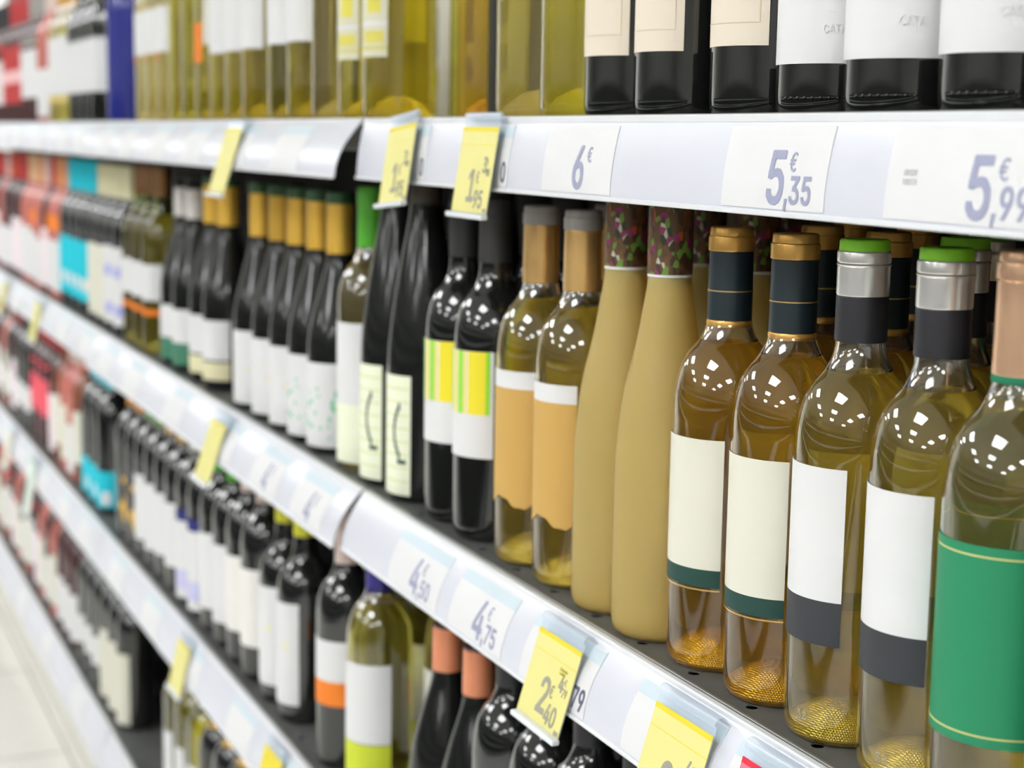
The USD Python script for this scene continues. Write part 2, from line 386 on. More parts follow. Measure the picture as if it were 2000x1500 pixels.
# ------------------------------------------------------------------ hanging promotion tags
def promo_tag(sh, mod, x, w, h, label, base, deep, big=None, cents=None, old=None, tilt=0.010, roll=0.0, euro=True, drop=0.004, small=()):
    """A card in a clear holder that hooks over the rail. Built about its upper middle, hanging down and leaning out."""
    fn = rail_pt(sh, mod)
    p0 = fn(x, 0.10)
    tilt = max(tilt, OUT.get((sh, mod), 0.020) * 0.80)
    need = 0.0
    for tq in np.linspace(0.05, 1, 20):                     # hang clear of the bulging rail
        q = fn(x, tq)
        vq = p0[2] - drop - q[2]
        if -0.004 <= vq <= h: need = max(need, (p0[1] - q[1]) - tilt * vq / h + 0.0035)
    t = thing('promo_tag', label, 'price tag', (x, p0[1] - max(need, 0.008), p0[2] - drop), 0)
    UsdGeom.Xformable(t).AddRotateYOp().Set(roll)
    def face(u, v, off=0.0):                                # u to the right, v downwards
        return (u, -tilt * v / h - off, -v)
    us = [-w / 2, 0, w / 2]
    obj('card', shell(face, us, [0, h / 2, h], 0.0002, 0.0006), base, t, smooth=False)
    hd = obj('header_stripe', shell(face, us, [0.0, 0.0035], 0.0006, 0.0008), deep, t, smooth=False)
    if h > 0.06:
        obj('rule_line', shell(face, us, [0.0145, 0.0150], 0.0006, 0.0007), deep, t, smooth=False)
    # clear holder: back sheet, curled hook at the top, lip at the bottom
    hs = shell(face, us, [-0.0055, h / 2, h + 0.002], -0.0006, -0.0001)
    ra = max((-0.0092 + max(need, 0.008) - p0[1]) / 2 - 0.0002, 0.002)     # the hook stops just short of the rail ledge
    arc = [(ra * (1 - math.cos(a)), 0.0055 + 0.006 * math.sin(a)) for a in np.linspace(0, math.pi, 9)]
    hook = shell(lambda u, v, o: (u, arc[int(v)][0], arc[int(v)][1] + o), us, range(9), 0.0, 0.0006)
    obj('clear_holder', cat(hs, hook), CLEAR, t, smooth=30, label='clear plastic holder with curled hook')
    obj('holder_lip', bx(-w / 2 - 0.001, w / 2 + 0.001, -tilt - 0.006, -tilt + 0.001, -h - 0.005, -h - 0.0005, 0.001), mat('lip_clear', (226, 230, 236), rough=0.2), t, smooth=False)
    def put(s, hh, x_, v_, bold, name, m=INK_GREY, nar=0.72):
        g = text(s, hh, bold, nar)
        vv = g.vertices
        g.vertices = np.array([face(x_ + q[0], v_ - q[1], 0.0008 + max(q[2], 0)) for q in vv])
        obj(name, g, m, t, smooth=False)
        return g.bounds[1, 0] 
    if big:
        r = put(big, 0.0255, -w * 0.16, h * 0.87, True, 'price_digit', nar=0.82)
        if euro: put('€', 0.0095, r + 0.001, h * 0.655, False, 'euro_sign')
        put(cents, 0.0140, r + 0.0005, h * 0.94, True, 'price_cents', nar=0.80)
    if old:
        r = put(old[0], 0.0125, w * 0.22, h * 0.53, True, 'old_price_digit')
        put('€', 0.0048, r + 0.0005, h * 0.44, False, 'old_euro_sign')
        put(old[1], 0.0062, r + 0.0003, h * 0.57, False, 'old_price_cents')
    for k, s in enumerate(small):
        put(s, 0.0022, w * 0.17, h * (0.31 + 0.045 * k), False, 'small_print', ink((190, 175, 60)))
    if big: obj('corner_mark', shell(face, [w * 0.39, w * 0.48], [h * 0.94, h * 0.99], 0.0007, 0.0009), INK_GREY, t, smooth=False)
    return t

promo_tag('A', 4, -1.273, 0.074, 0.070, 'yellow price tag reading 1,95 hanging from the top rail', YELLOW, YELLOW_DEEP, '1', '95', ('3', '90'), 0.011, drop=0.001)
promo_tag('A', 4, -1.458, 0.072, 0.070, 'tilted yellow price tag left of the 1,95 tag on the top rail', YELLOW, YELLOW_DEEP, '1', '95', ('3', '90'), 0.013, roll=-5.0, drop=0.000)
promo_tag('B', 4, -1.091, 0.073, 0.064, 'yellow price tag reading 2,40 hanging from the second rail', YELLOW, YELLOW_DEEP, '2', '40', ('4', '79'), 0.012, small=('Comprando', '1 unidad'))
promo_tag('B', 4, -0.905, 0.074, 0.064, 'yellow price tag reading 4,60 at the bottom edge on the second rail', YELLOW, YELLOW_DEEP, '2', '30', ('4', '60'), 0.012)
promo_tag('B', 4, -0.795, 0.075, 0.064, 'red price tag at the lower right corner on the second rail', RED, RED_DEEP, tilt=0.012)
promo_tag('A', 3, -2.02, 0.075, 0.078, 'blurred pale yellow tag hanging from the far bay of the top rail', YELLOW, YELLOW_DEEP, tilt=0.016)
promo_tag('B', 3, -2.11, 0.075, 0.074, 'blurred yellow tag hanging from the second rail above green capsules', YELLOW, YELLOW_DEEP, tilt=0.016)
promo_tag('C', 3, -2.36, 0.075, 0.070, 'blurred pale yellow tag hanging from the third rail', YELLOW, YELLOW_DEEP, tilt=0.014)
promo_tag('C', 3, -1.885, 0.075, 0.070, 'bright yellow tag on the third rail at the bottom edge', YELLOW_DEEP, YELLOW_DEEP, tilt=0.014)
promo_tag('B', 2, -3.72, 0.085, 0.080, 'large blurred pale yellow tag far along the second rail', YELLOW, YELLOW_DEEP, tilt=0.014)
promo_tag('B', 2, -4.26, 0.08, 0.070, 'small blurred yellow tag at the far left end of the second rail', YELLOW, YELLOW_DEEP, tilt=0.014)
promo_tag('C', 2, -3.85, 0.09, 0.120, 'blurred white tag with green edges hanging far along the third rail', paper((222, 236, 224)), paper((120, 180, 125)), tilt=0.02)
promo_tag('C', 2, -4.24, 0.08, 0.085, 'blurred cream tag at the far left end of the third rail', paper((226, 226, 205)), paper((226, 226, 205)), tilt=0.02)

# ------------------------------------------------------------------ bottles
BASE = [(0, 0.024), (0.008, 0.0225), (0.015, 0.0175), (0.0205, 0.0105), (0.025, 0.0042), (0.0275, 0.0012), (0.030, 0.0002), (0.0325, 0.0008), (0.0350, 0.0030), (0.0364, 0.0060), (0.0371, 0.0100)]
PROFILES = dict(
    bordeaux=[(0.0373, 0.015), (0.0373, 0.178), (0.0370, 0.188), (0.0360, 0.198), (0.0343, 0.2065), (0.0313, 0.2155), (0.0268, 0.2235), (0.0215, 0.2295), (0.0180, 0.236), (0.0158, 0.243), (0.0149, 0.252), (0.0146, 0.306)],
    burgundy=[(0.0385, 0.016), (0.0385, 0.118), (0.0378, 0.130), (0.0356, 0.145), (0.0318, 0.162), (0.0272, 0.180), (0.0225, 0.198), (0.0185, 0.214), (0.0162, 0.226), (0.0151, 0.240), (0.0146, 0.298)],
    short=[(0.0385, 0.016), (0.0385, 0.105), (0.0376, 0.118), (0.0350, 0.135), (0.0305, 0.153), (0.0250, 0.172), (0.0200, 0.188), (0.0168, 0.200), (0.0152, 0.212), (0.0147, 0.254)],
    flute=[(0.0385, 0.016), (0.0385, 0.135), (0.0378, 0.155), (0.0360, 0.175), (0.0330, 0.198), (0.0290, 0.224), (0.0240, 0.252), (0.0195, 0.276), (0.0168, 0.295), (0.0155, 0.312), (0.0150, 0.332)],
    frosted=[(0.0369, 0.015), (0.0369, 0.060), (0.0368, 0.095), (0.0368, 0.127), (0.0356, 0.146), (0.0338, 0.166), (0.0311, 0.185), (0.0268, 0.204), (0.0228, 0.223), (0.0195, 0.243), (0.0160, 0.268), (0.0150, 0.285), (0.0147, 0.334)],
    slim=[(0.0365, 0.015), (0.0365, 0.190), (0.0358, 0.202), (0.0335, 0.212), (0.0295, 0.220), (0.0240, 0.227), (0.0190, 0.234), (0.0163, 0.241), (0.0152, 0.250), (0.0148, 0.315)],
    low=[(0.0370, 0.015), (0.0370, 0.160), (0.0366, 0.170), (0.0352, 0.181), (0.0318, 0.192), (0.0262, 0.201), (0.0208, 0.208), (0.0175, 0.216), (0.0158, 0.226), (0.0150, 0.240), (0.0147, 0.315)],
    tall=[(0.036, 0.015), (0.036, 0.20), (0.034, 0.225), (0.029, 0.25), (0.022, 0.28), (0.017, 0.30), (0.016, 0.335)])

def rfun(profile):
    p = PROFILES[profile]
    return PchipInterpolator([b for a, b in p], [a for a, b in p])

def zs_of(profile, z0, z1):
    p = PROFILES[profile]
    zz = [z0] + [b for a, b in p if z0 < b < z1] + [z1]
    out = []
    for a, b in zip(zz[:-1], zz[1:]):
        n = max(1, int(math.ceil((b - a) / 0.0045))) if b - a < 0.035 else 2
        out += list(np.linspace(a, b, n, endpoint=False))
    return out + [z1]

def base_pts(R, d=0.0):
    s = R / 0.0373
    return [(max(r * s - (d if r > 0.028 else 0), 0), z + d) for r, z in BASE]

def outer(profile, n):
    f = rfun(profile); p = PROFILES[profile]
    R, z0, z1 = p[0][0], p[0][1], p[-1][1]
    return lathe(base_pts(R) + [(float(f(z)), z) for z in zs_of(profile, z0, z1)] + [(p[-1][0] * 0.75, z1 + 0.0008), (0, z1 + 0.0008)], n)

def clear_body(profile, n, fill):
    f = rfun(profile); p = PROFILES[profile]
    z1 = p[-1][1] - 0.008
    cav = [(0, fill)] + [(float(f(fill)) - 0.004, fill), (float(f(fill)) - 0.0028, fill + 0.0012)] + [(max(float(f(z)) - 0.0026, 0.009), z) for z in zs_of(profile, fill + 0.003, z1)] + [(0, z1)]
    return cat(outer(profile, n), flip(lathe(cav, n)))

def wine_body(profile, n, fill):
    f = rfun(profile); p = PROFILES[profile]
    R, z0 = p[0][0], p[0][1]
    return lathe(base_pts(R, 0.0022) + [(float(f(z)) - 0.0022, z) for z in zs_of(profile, z0 + 0.003, fill - 0.0008)] + [(0, fill - 0.0008)], n)

def band(profile, z0, z1, a0, a1, off=0.0004, th=0.0002, n=None, wavy=None, nz=2):
    """A curved label; angles in degrees from the aisle side, positive towards the near end. wavy(a) moves the lower edge."""
    f = rfun(profile)
    full = a1 - a0 >= 359.9
    n = n or max(5, int((a1 - a0) / 6))
    us = np.radians(np.linspace(a0, a1, n + 1))
    def fn(u, v, o):
        zz = z1 + (z0 + (wavy(u) if wavy else 0) - z1) * v
        r = float(f(min(max(zz, PROFILES[profile][0][1]), PROFILES[profile][-1][1]))) + o
        return (r * math.sin(u), -r * math.cos(u), zz)
    return shell(fn, us, np.linspace(0, 1, nz + 1), off, off + th)

def capsule(z0, z1, r0, r1, n=48, cap=True, edge=0.0006):
    return lathe([(r0 - 0.002, z0), (r0 - 0.0002, z0), (r0, z0 + edge), (r1, z1 - 0.0012), (r1 - 0.0008, z1), (0, z1)] if cap else [(r0 - 0.0015, z0), (r0, z0 + edge), (r1, z1 - edge), (r1 - 0.0015, z1)], n)

class Kind:
    def __init__(s, name, desc, profile, glass=None, wine=None, fill=0.228, caps=(), labels=(), n=56, extra=None, cat='wine bottle'):
        s.name, s.desc, s.profile, s.glass, s.wine, s.fill, s.caps, s.labels, s.n, s.extra, s.cat, s.first = name, desc, profile, glass, wine, fill, caps, labels, n, extra, cat, None
    def build(s, label, loc, rotz, group):
        t = thing(s.name, label, s.cat, loc, rotz, group)
        if s.wine:
            g = obj('glass', clear_body(s.profile, s.n, s.fill), s.glass or GLASS, t, smooth=50)
            w = obj('wine', wine_body(s.profile, s.n, s.fill), WINES[s.wine], t, smooth=50)
            R = PROFILES[s.profile][0][0] / 0.0373
            obj('punt', lathe([(r * R, z + 0.0028) for r, z in BASE[:6]] + [(BASE[5][0] * R, z_) for z_ in (0.0044,)] + [(r * R, z + 0.0034) for r, z in BASE[4::-1]], 48), PUNTS[s.wine], t, smooth=60)
        else:
            obj('glass', outer(s.profile, s.n), s.glass or DARK, t, smooth=50)
        holder = None
        for nm, z0, z1, r0, r1, m, *lab in s.caps:
            sub = nm.startswith('+')
            o = obj(nm.lstrip('+'), capsule(z0, z1, r0, r1, max(32, s.n - 8)), m, holder if sub else t, smooth=40, label=lab[0] if lab else None)
            if not sub: holder = o
        for nm, z0, z1, a0, a1, m, *ex in s.labels:
            sub = nm.startswith('+')
            e = ex[0] if ex else {}
            o = obj(nm.lstrip('+'), band(s.profile, z0, z1, a0, a1, off=e.get('off', 0.0007 if sub else 0.0004), wavy=e.get('wavy'), n=e.get('n'), nz=e.get('nz', 2)), m, holder if sub else t, smooth=40, label=e.get('label'))
            if not sub:
                holder = o
                if s.wine: obj('label_backing', band(s.profile, z0 + 0.0004, z1 - 0.0004, a0 + 0.5, a1 - 0.5, off=0.0002, th=0.0001), BACKING, o, smooth=40)
        if s.extra: s.extra(t)
        return t
    def place(s, label, loc, rotz, group):
        if s.first is None:
            s.first = s.build(label, loc, rotz, group)
            return s.first
        return dup(s.first, s.name, label, loc, rotz, group)

def bottle_text(parent, profile, string, h, z, a, m, bold=True, off=0.0012, narrow=0.8, name='lettering'):
    g = text(string, h, bold, narrow)
    f = rfun(profile)
    v = g.vertices
    out = []
    for p in v:
        zz = z + p[1]
        r = float(f(zz)) + off + max(p[2], 0)
        u = math.radians(a) + p[0] / float(f(zz))
        out.append((r * math.sin(u), -r * math.cos(u), zz))
    g.vertices = np.array(out)
    obj(name, g, m, parent, smooth=False)

WHITE = paper((222, 222, 222)); CREAM = paper((221, 219, 203)); IVORY = paper((226, 214, 196)); BACKING = paper((200, 198, 190))
GOLD = foil((224, 174, 92)); GOLD_PALE = foil((222, 186, 120)); TEAL = mat('capsule_teal_black', (24, 38, 44), rough=0.4); TEAL_LABEL = paper((34, 70, 62))
SILVER = mat('capsule_silver', (242, 240, 236), rough=0.28, metal=0.75); LIME = plastic((132, 206, 40)); BLACK = mat('capsule_black', (34, 34, 39), rough=0.45); CHARCOAL = paper((58, 60, 64))
COPPER = foil((236, 192, 156)); GREEN_LABEL = paper((38, 136, 94)); GREEN_RING = paper((22, 120, 84)); PALE_GOLD_LINE = paper((226, 214, 140))
GREYTOP = mat('capsule_grey', (158, 155, 150), rough=0.5); TAN = paper((202, 162, 88)); BLACKCAP = mat('capsule_matte_black', (44, 43, 42), rough=0.55)
YEL = paper((238, 222, 52)); LIMELAB = paper((150, 218, 48)); GREENSPECK = paper((92, 196, 140)); PALEGREEN = paper((236, 240, 214)); OLIVELINE = paper((196, 204, 110)); DARKGREEN = paper((30, 66, 50))
GOLDYEL = mat('capsule_gold_yellow', (238, 190, 78), rough=0.36, metal=0.5); DEEPGREEN = plastic((48, 84, 50)); BRIGHTGREEN = plastic((84, 172, 46)); CYAN = paper((22, 200, 220)); ORANGE = paper((240, 132, 40))
PINKCAP = plastic((222, 200, 192)); PURPLE = plastic((52, 44, 140)); YELLOWCAP = plastic((206, 206, 40)); COPPERCAP = plastic((222, 140, 100)); BROWNCAP = mat('capsule_brown_black', (60, 52, 42), rough=0.5); PINK = paper((236, 190, 190)); CRIMSON = plastic((190, 50, 52)); WHITECAP = plastic((212, 206, 200)); LIMEBAND = paper((204, 216, 56))

def cap_std(m, z0=0.250, top=0.310, ring=True, m2=None, nm='capsule'):
    c = [(nm, z0, top - 0.016, 0.0154, 0.0152, m), ('+capsule_top', top - 0.016, top - 0.0055, 0.0161, 0.0160, m2 or m), ('+capsule_crown', top - 0.0055, top, 0.0152, 0.0150, m2 or m)]
    return c if ring else c[:1]

def wavy_edge(u):
    return 0.0045 * math.sin(u * 5.3 + 0.6) + 0.0008 * math.sin(u * 19) - 0.004

K = {}
def speckle_label(z0, z1, a0, a1, m, n, seed, dz=(0.05, 0.7)):
    r = random.Random(seed); out = []
    for _ in range(n):
        z = z0 + (z1 - z0) * r.uniform(*dz); a = r.uniform(a0 + 8, a1 - 8); w = r.uniform(3, 7); h = r.uniform(0.002, 0.006)
        out.append(('+label_print', z, z + h, a - w / 2, a + w / 2, m))
    return out

K['green'] = Kind('white_wine_bottle', 'clear bottle with wide green label, rose-gold capsule', 'bordeaux', wine='straw', fill=0.236,
    caps=[('capsule', 0.249, 0.299, 0.0158, 0.0154, COPPER, 'rose-gold foil capsule'), ('+capsule_ring', 0.299, 0.3085, 0.0162, 0.0161, COPPER), ('+capsule_crown', 0.3085, 0.314, 0.0154, 0.0152, COPPER), ('capsule_band', 0.2450, 0.2495, 0.0159, 0.0159, GREEN_RING, 'green band under the capsule')],
    labels=[('label', 0.056, 0.163, -92, 74, GREEN_LABEL), ('+label_line', 0.1572, 0.1580, -92, 72, PALE_GOLD_LINE), ('+label_line', 0.0612, 0.0620, -92, 72, PALE_GOLD_LINE)], n=72)
def emboss32(t):
    bottle_text(t, 'bordeaux', '32', 0.006, 0.0155, 8, INK_GREY, False, 0.0001, name='base_number')
K['silver'] = Kind('white_wine_bottle', 'clear bottle with silver capsule and green lid', 'bordeaux', wine='pale', fill=0.229,
    caps=[('capsule', 0.2765, 0.295, 0.0160, 0.0160, SILVER, 'silver capsule'), ('+capsule_ridge', 0.2945, 0.2965, 0.0165, 0.0164, SILVER), ('+capsule_rim', 0.2965, 0.3035, 0.0163, 0.0163, SILVER), ('+capsule_lid', 0.3035, 0.3105, 0.0153, 0.0151, LIME, 'bright green lid'), ('capsule_skirt', 0.2485, 0.2766, 0.0159, 0.0159, BLACK, 'black capsule skirt')],
    labels=[('label', 0.0925, 0.1745, -50, 50, WHITE), ('label_base', 0.0650, 0.0925, -50, 50, CHARCOAL, {'label': 'charcoal lower label'})], n=72, extra=emboss32)
K['cream'] = Kind('white_wine_bottle', 'amber wine bottle with teal-gold capsule, cream label', 'bordeaux', wine='amber', fill=0.229,
    caps=[('capsule', 0.2455, 0.2930, 0.0156, 0.0152, TEAL, 'dark teal capsule'), ('+capsule_line', 0.2655, 0.2664, 0.0158, 0.0158, GOLD_PALE), ('+capsule_ring', 0.2930, 0.3035, 0.0161, 0.0160, GOLD, 'gold ring'), ('+capsule_crown', 0.3035, 0.3095, 0.0152, 0.0150, GOLD), ('+capsule_foot', 0.2405, 0.2456, 0.0159, 0.0159, GOLD, 'gold foot')],
    labels=[('label', 0.0745, 0.1655, -57, 57, CREAM), ('label_base', 0.0620, 0.0745, -57, 57, TEAL_LABEL, {'label': 'dark teal lower label'}), ('+label_line', 0.0595, 0.0606, -57, 57, GOLD_PALE, {'off': 0.0004})], n=72)
K['frost'] = Kind('frosted_wine_bottle', 'frosted yellow bottle with printed garden foil', 'frosted', glass=FROST, wine='haze', fill=0.262,
    caps=[('neck_foil', 0.271, 0.338, 0.0166, 0.0162, PRINTED, 'printed foil with plants and pots'), ('+foil_edge', 0.2690, 0.2712, 0.0167, 0.0167, WHITE)], n=72)
K['gold'] = Kind('white_wine_bottle', 'clear bottle with gold capsule, tan wavy-edged label', 'bordeaux', wine='pale', fill=0.231,
    caps=[('capsule', 0.2445, 0.2945, 0.0157, 0.0153, foil((240, 196, 126)), 'satin gold capsule'), ('+capsule_ring', 0.2945, 0.305, 0.0162, 0.0161, GREYTOP, 'grey ring'), ('+capsule_crown', 0.305, 0.3105, 0.0153, 0.0151, GREYTOP)],
    labels=[('label', 0.1555, 0.1705, -62, 62, WHITE), ('+label_base', 0.060, 0.1555, -62, 62, TAN, {'off': 0.0004, 'wavy': wavy_edge, 'n': 60, 'label': 'tan label with wavy lower edge'})], n=64)
stripes = [(-62, -50, LIMELAB), (-50, -44, YEL), (-44, -30, YEL), (-30, -22, LIMELAB), (-10, -4, YEL), (-4, 1, YEL), (8, 16, LIMELAB), (22, 50, YEL), (50, 57, LIMELAB)]
K['stripe'] = Kind('red_wine_bottle', 'dark bottle with yellow and green striped label', 'bordeaux',
    caps=cap_std(BLACKCAP, 0.255, 0.313), labels=[('label', 0.079, 0.1765, -66, 66, WHITE)] + [('+label_stripe', 0.119, 0.1764, a, b, m) for a, b, m in [(-64, -56, LIMELAB), (-54, -26, YEL), (-24, -14, LIMELAB), (-4, 4, YEL), (8, 18, LIMELAB), (20, 24, YEL), (28, 55, YEL), (55, 61, LIMELAB)]], n=64)
K['flute'] = Kind('tall_wine_bottle', 'tall dark flute bottle with green-lined white label', 'flute', glass=DARK_SOFT,
    caps=[('capsule', 0.301, 0.345, 0.0168, 0.0162, BROWNCAP, 'brown-black capsule')], labels=[('label', 0.008, 0.130, -48, 48, PALEGREEN)] + [('+label_line', z, z + 0.0009, -46, 46, OLIVELINE) for z in np.arange(0.022, 0.125, 0.0135)]
    + [('+label_curl', 0.045 + 0.0055 * k, 0.0525 + 0.0055 * k, a - 2.2, a + 2.2, DARKGREEN) for k, a in enumerate((28, 24, 21, 19, 18, 18, 19, 21, 24, 28))] + [('+label_curl', 0.040, 0.0445, 25 + 4 * k, 29 + 4 * k, DARKGREEN) for k in range(4)], n=56)
K['greencap'] = Kind('white_wine_bottle', 'clear yellowish bottle with bright green capsule', 'bordeaux', wine='straw', fill=0.23,
    caps=cap_std(BRIGHTGREEN, 0.246, 0.312), labels=[('label', 0.075, 0.165, -60, 60, WHITE), ('label_base', 0.01, 0.075, -60, 60, PALEGREEN)], n=48)
gold_caps = [('capsule', 0.232, 0.289, 0.0161, 0.0157, GOLDYEL, 'yellow-gold capsule'), ('+capsule_crown', 0.289, 0.303, 0.0162, 0.0160, DEEPGREEN, 'dark green capsule top')]
K['speck'] = Kind('red_wine_bottle', 'dark gold-capsuled bottle with green-specked white label', 'burgundy', glass=DARK_SOFT, caps=gold_caps,
    labels=[('label', 0.009, 0.107, -74, 74, WHITE)] + speckle_label(0.009, 0.107, -10, 74, GREENSPECK, 22, 3), n=48)
K['plainspeck'] = Kind('red_wine_bottle', 'dark gold-capsuled bottle with plain white label', 'burgundy', glass=DARK_SOFT, caps=gold_caps,
    labels=[('label', 0.009, 0.107, -74, 74, WHITE)] + speckle_label(0.009, 0.107, -20, 74, paper((226, 214, 176)), 6, 5), n=48)
K['gold6'] = Kind('red_wine_bottle', 'dark gold-capsuled bottle with white-over-beige label', 'burgundy', glass=DARK_SOFT, caps=[('capsule', 0.236, 0.292, 0.0163, 0.0159, GOLDYEL), ('+capsule_crown', 0.292, 0.303, 0.0162, 0.0160, DEEPGREEN)],
    labels=[('label', 0.045, 0.102, -75, 75, WHITE), ('label_base', 0.004 + 0.012, 0.042, -75, 75, paper((226, 220, 180)))], n=40)
K['silv7'] = Kind('red_wine_bottle', 'dark silver-capsuled bottle with white-over-green label', 'burgundy', glass=DARK_SOFT, caps=cap_std(WHITECAP, 0.236, 0.298, ring=False),
    labels=[('label', 0.046, 0.098, -75, 75, WHITE), ('label_base', 0.012, 0.045, -75, 75, paper((70, 130, 104)))], n=40)
K['olive'] = Kind('white_wine_bottle', 'olive glass bottle with white label and amber stripe', 'bordeaux', glass=GLASS_OLIVE, wine='straw', fill=0.23,
    caps=cap_std(foil((150, 110, 70)), 0.262, 0.31), labels=[('label', 0.09, 0.150, -70, 70, WHITE), ('label_stripe', 0.065, 0.075, -70, 70, ORANGE)], n=40)
K['bigwhite'] = Kind('red_wine_bottle', 'dark cream-capsuled bottle with blue-printed white label', 'bordeaux', caps=cap_std(paper((226, 220, 180)), 0.238, 0.306),
    labels=[('label', 0.018, 0.160, -75, 75, WHITE), ('+label_print', 0.105, 0.125, 10, 40, paper((170, 172, 226))), ('+label_print', 0.035, 0.055, 15, 45, paper((165, 168, 226)))], n=40)
K['bigcream'] = Kind('red_wine_bottle', 'dark cream-capsuled bottle with plain cream label', 'bordeaux', caps=cap_std(paper((226, 220, 180)), 0.238, 0.306), labels=[('label', 0.018, 0.155, -75, 75, CREAM)], n=40)
K['cyan'] = Kind('wine_bottle', 'dark bottle with turquoise capsule and turquoise label', 'bordeaux', caps=cap_std(CYAN, 0.240, 0.310), labels=[('label', 0.03, 0.15, -80, 80, CYAN), ('+label_print', 0.05, 0.075, 20, 60, WHITE)], n=32)
K['cyanlow'] = Kind('wine_bottle', 'dark bottle with low turquoise label, white print', 'bordeaux', caps=cap_std(CYAN, 0.238, 0.310), labels=[('label', 0.014, 0.085, -90, 90, CYAN), ('+label_print', 0.02, 0.045, 30, 62, WHITE)], n=32)
def generic(key, name, desc, profile, glass, cap, label, lz, low=None, wine=None, z0=0.245, a=80, extra=()):
    labs = [('label', lz[0], lz[1], -a, a, label)] if label is not None else []
    if low: labs.append(('label_base', low[0], low[1], -a, a, low[2]))
    K[key] = Kind(name, desc, profile, glass=glass, wine=wine, fill=0.23, caps=cap_std(cap, z0, PROFILES[profile][-1][1] + 0.004) if cap is not None else (), labels=labs + list(extra), n=32)
generic('peach', 'rose_wine_bottle', 'rose bottle with peach capsule and white label', 'bordeaux', ROSE, plastic((226, 186, 142)), WHITE, (0.02, 0.14))
generic('orangebottle', 'rose_wine_bottle', 'rose bottle with orange shoulder, white label', 'bordeaux', ROSE, plastic((226, 150, 100)), WHITE, (0.02, 0.13), (0.15, 0.185, ORANGE))
generic('redcap', 'red_wine_bottle', 'dark bottle with red capsule and pale pink label', 'bordeaux', RED_DARK, CRIMSON, paper((236, 222, 226)), (0.02, 0.15))
generic('redorange', 'red_wine_bottle', 'deep red bottle with orange-red capsule', 'bordeaux', RED_DARK, plastic((200, 70, 40)), WHITE, (0.02, 0.12))
# top shelf
K['topwhite'] = Kind('red_wine_bottle', 'black glass bottle with large white wrap label', 'bordeaux', caps=cap_std(BLACK), labels=[('label', 0.034, 0.150, -80, 80, WHITE)], n=72,
    extra=lambda t: (bottle_text(t, 'bordeaux', 'CATA', 0.0052, 0.052, 40, ink((224, 224, 223)), False, 0.0009, 0.7), [obj('glass_bead', trimesh.creation.icosphere(1, 0.0011).apply_translation((0.0373 * math.sin(math.radians(q)), -0.0373 * math.cos(math.radians(q)), 0.0135)), DARK, t) for q in range(0, 64, 8)]))
K['topcream'] = Kind('red_wine_bottle', 'black bottle with ivory label and printed border', 'bordeaux', caps=cap_std(BLACK), n=72,
    labels=[('label', 0.048, 0.150, -57, 57, IVORY), ('+label_border', 0.0625, 0.0630, -40, 48, paper((216, 200, 170))), ('+label_border', 0.0630, 0.150, 47, 48, paper((216, 200, 170)))])
K['topyellow'] = Kind('white_wine_bottle', 'clear bottle of bright yellow wine', 'bordeaux', wine='yellow', caps=cap_std(GOLD), labels=[('back_label', 0.048, 0.072, 140, 220, YEL), ('back_label', 0.09, 0.15, 140, 220, WHITE)], n=64)
K['toppale'] = Kind('white_wine_bottle', 'clear bottle of pale straw wine', 'bordeaux', wine='straw', caps=cap_std(GOLD), n=64)
K['topcheck'] = Kind('white_wine_bottle', 'yellow bottle with label of yellow squares', 'bordeaux', wine='gold', caps=cap_std(GOLD), n=48,
    labels=[('label', 0.066, 0.150, -50, 50, paper((214, 212, 186))), ('+label_square', 0.110, 0.130, 10, 38, paper((220, 210, 90))), ('+label_square', 0.080, 0.092, 0, 44, paper((216, 206, 100))), ('+label_line', 0.0975, 0.1015, -50, 50, WHITE), ('+label_line', 0.0735, 0.0765, -50, 50, paper((210, 200, 110)))])
K['topgold'] = Kind('white_wine_bottle', 'clear bottle of golden wine with white label', 'bordeaux', wine='gold', caps=cap_std(GOLD), labels=[('label', 0.094, 0.170, -58, 58, WHITE)], n=40)
K['topband'] = Kind('white_wine_bottle', 'olive bottle with white label over orange strip', 'bordeaux', wine='straw', caps=cap_std(GOLD), labels=[('label', 0.110, 0.180, -70, 80, WHITE), ('label_strip', 0.098, 0.108, -70, 10, ORANGE)], n=40)
K['topamber'] = Kind('white_wine_bottle', 'clear bottle of dark amber wine', 'bordeaux', wine='amber', caps=cap_std(GOLD), n=48)
K['topdark'] = Kind('red_wine_bottle', 'grey-black bottle without a visible label', 'bordeaux', glass=mat('grey_black_glass', linear=(0.035, 0.036, 0.032), rough=0.2), caps=cap_std(BLACK), n=48)
K['orangestrip'] = Kind('white_wine_bottle', 'golden bottle with grey label and orange strip', 'bordeaux', wine='gold', caps=cap_std(GOLD), labels=[('label', 0.110, 0.178, 30, 88, paper((216, 212, 200))), ('label_strip', 0.085, 0.140, -20, 26, ORANGE)], n=40)
K['blue'] = Kind('blue_bottle', 'tall deep blue glass bottle without a label', 'tall', glass=BLUE, caps=[('capsule', 0.318, 0.342, 0.0172, 0.0170, SILVER)], n=40, cat='bottle')
generic('wdark', 'red_wine_bottle', 'dark bottle with tall white label', 'bordeaux', DARK, BLACK, WHITE, (0.06, 0.20))
generic('wyellow', 'white_wine_bottle', 'yellow bottle with white label, amber strip', 'bordeaux', None, GOLD, WHITE, (0.06, 0.18), (0.045, 0.056, paper((226, 200, 120))), wine='yellow')
generic('wlow', 'rose_wine_bottle', 'rose bottle with low white label', 'bordeaux', ROSE, PINKCAP, WHITE, (0.016, 0.12))
generic('wround', 'red_wine_bottle', 'deep red bottle with white label below grey band', 'bordeaux', RED_DARK, GREYTOP, WHITE, (0.06, 0.17), (0.18, 0.195, GREYTOP))
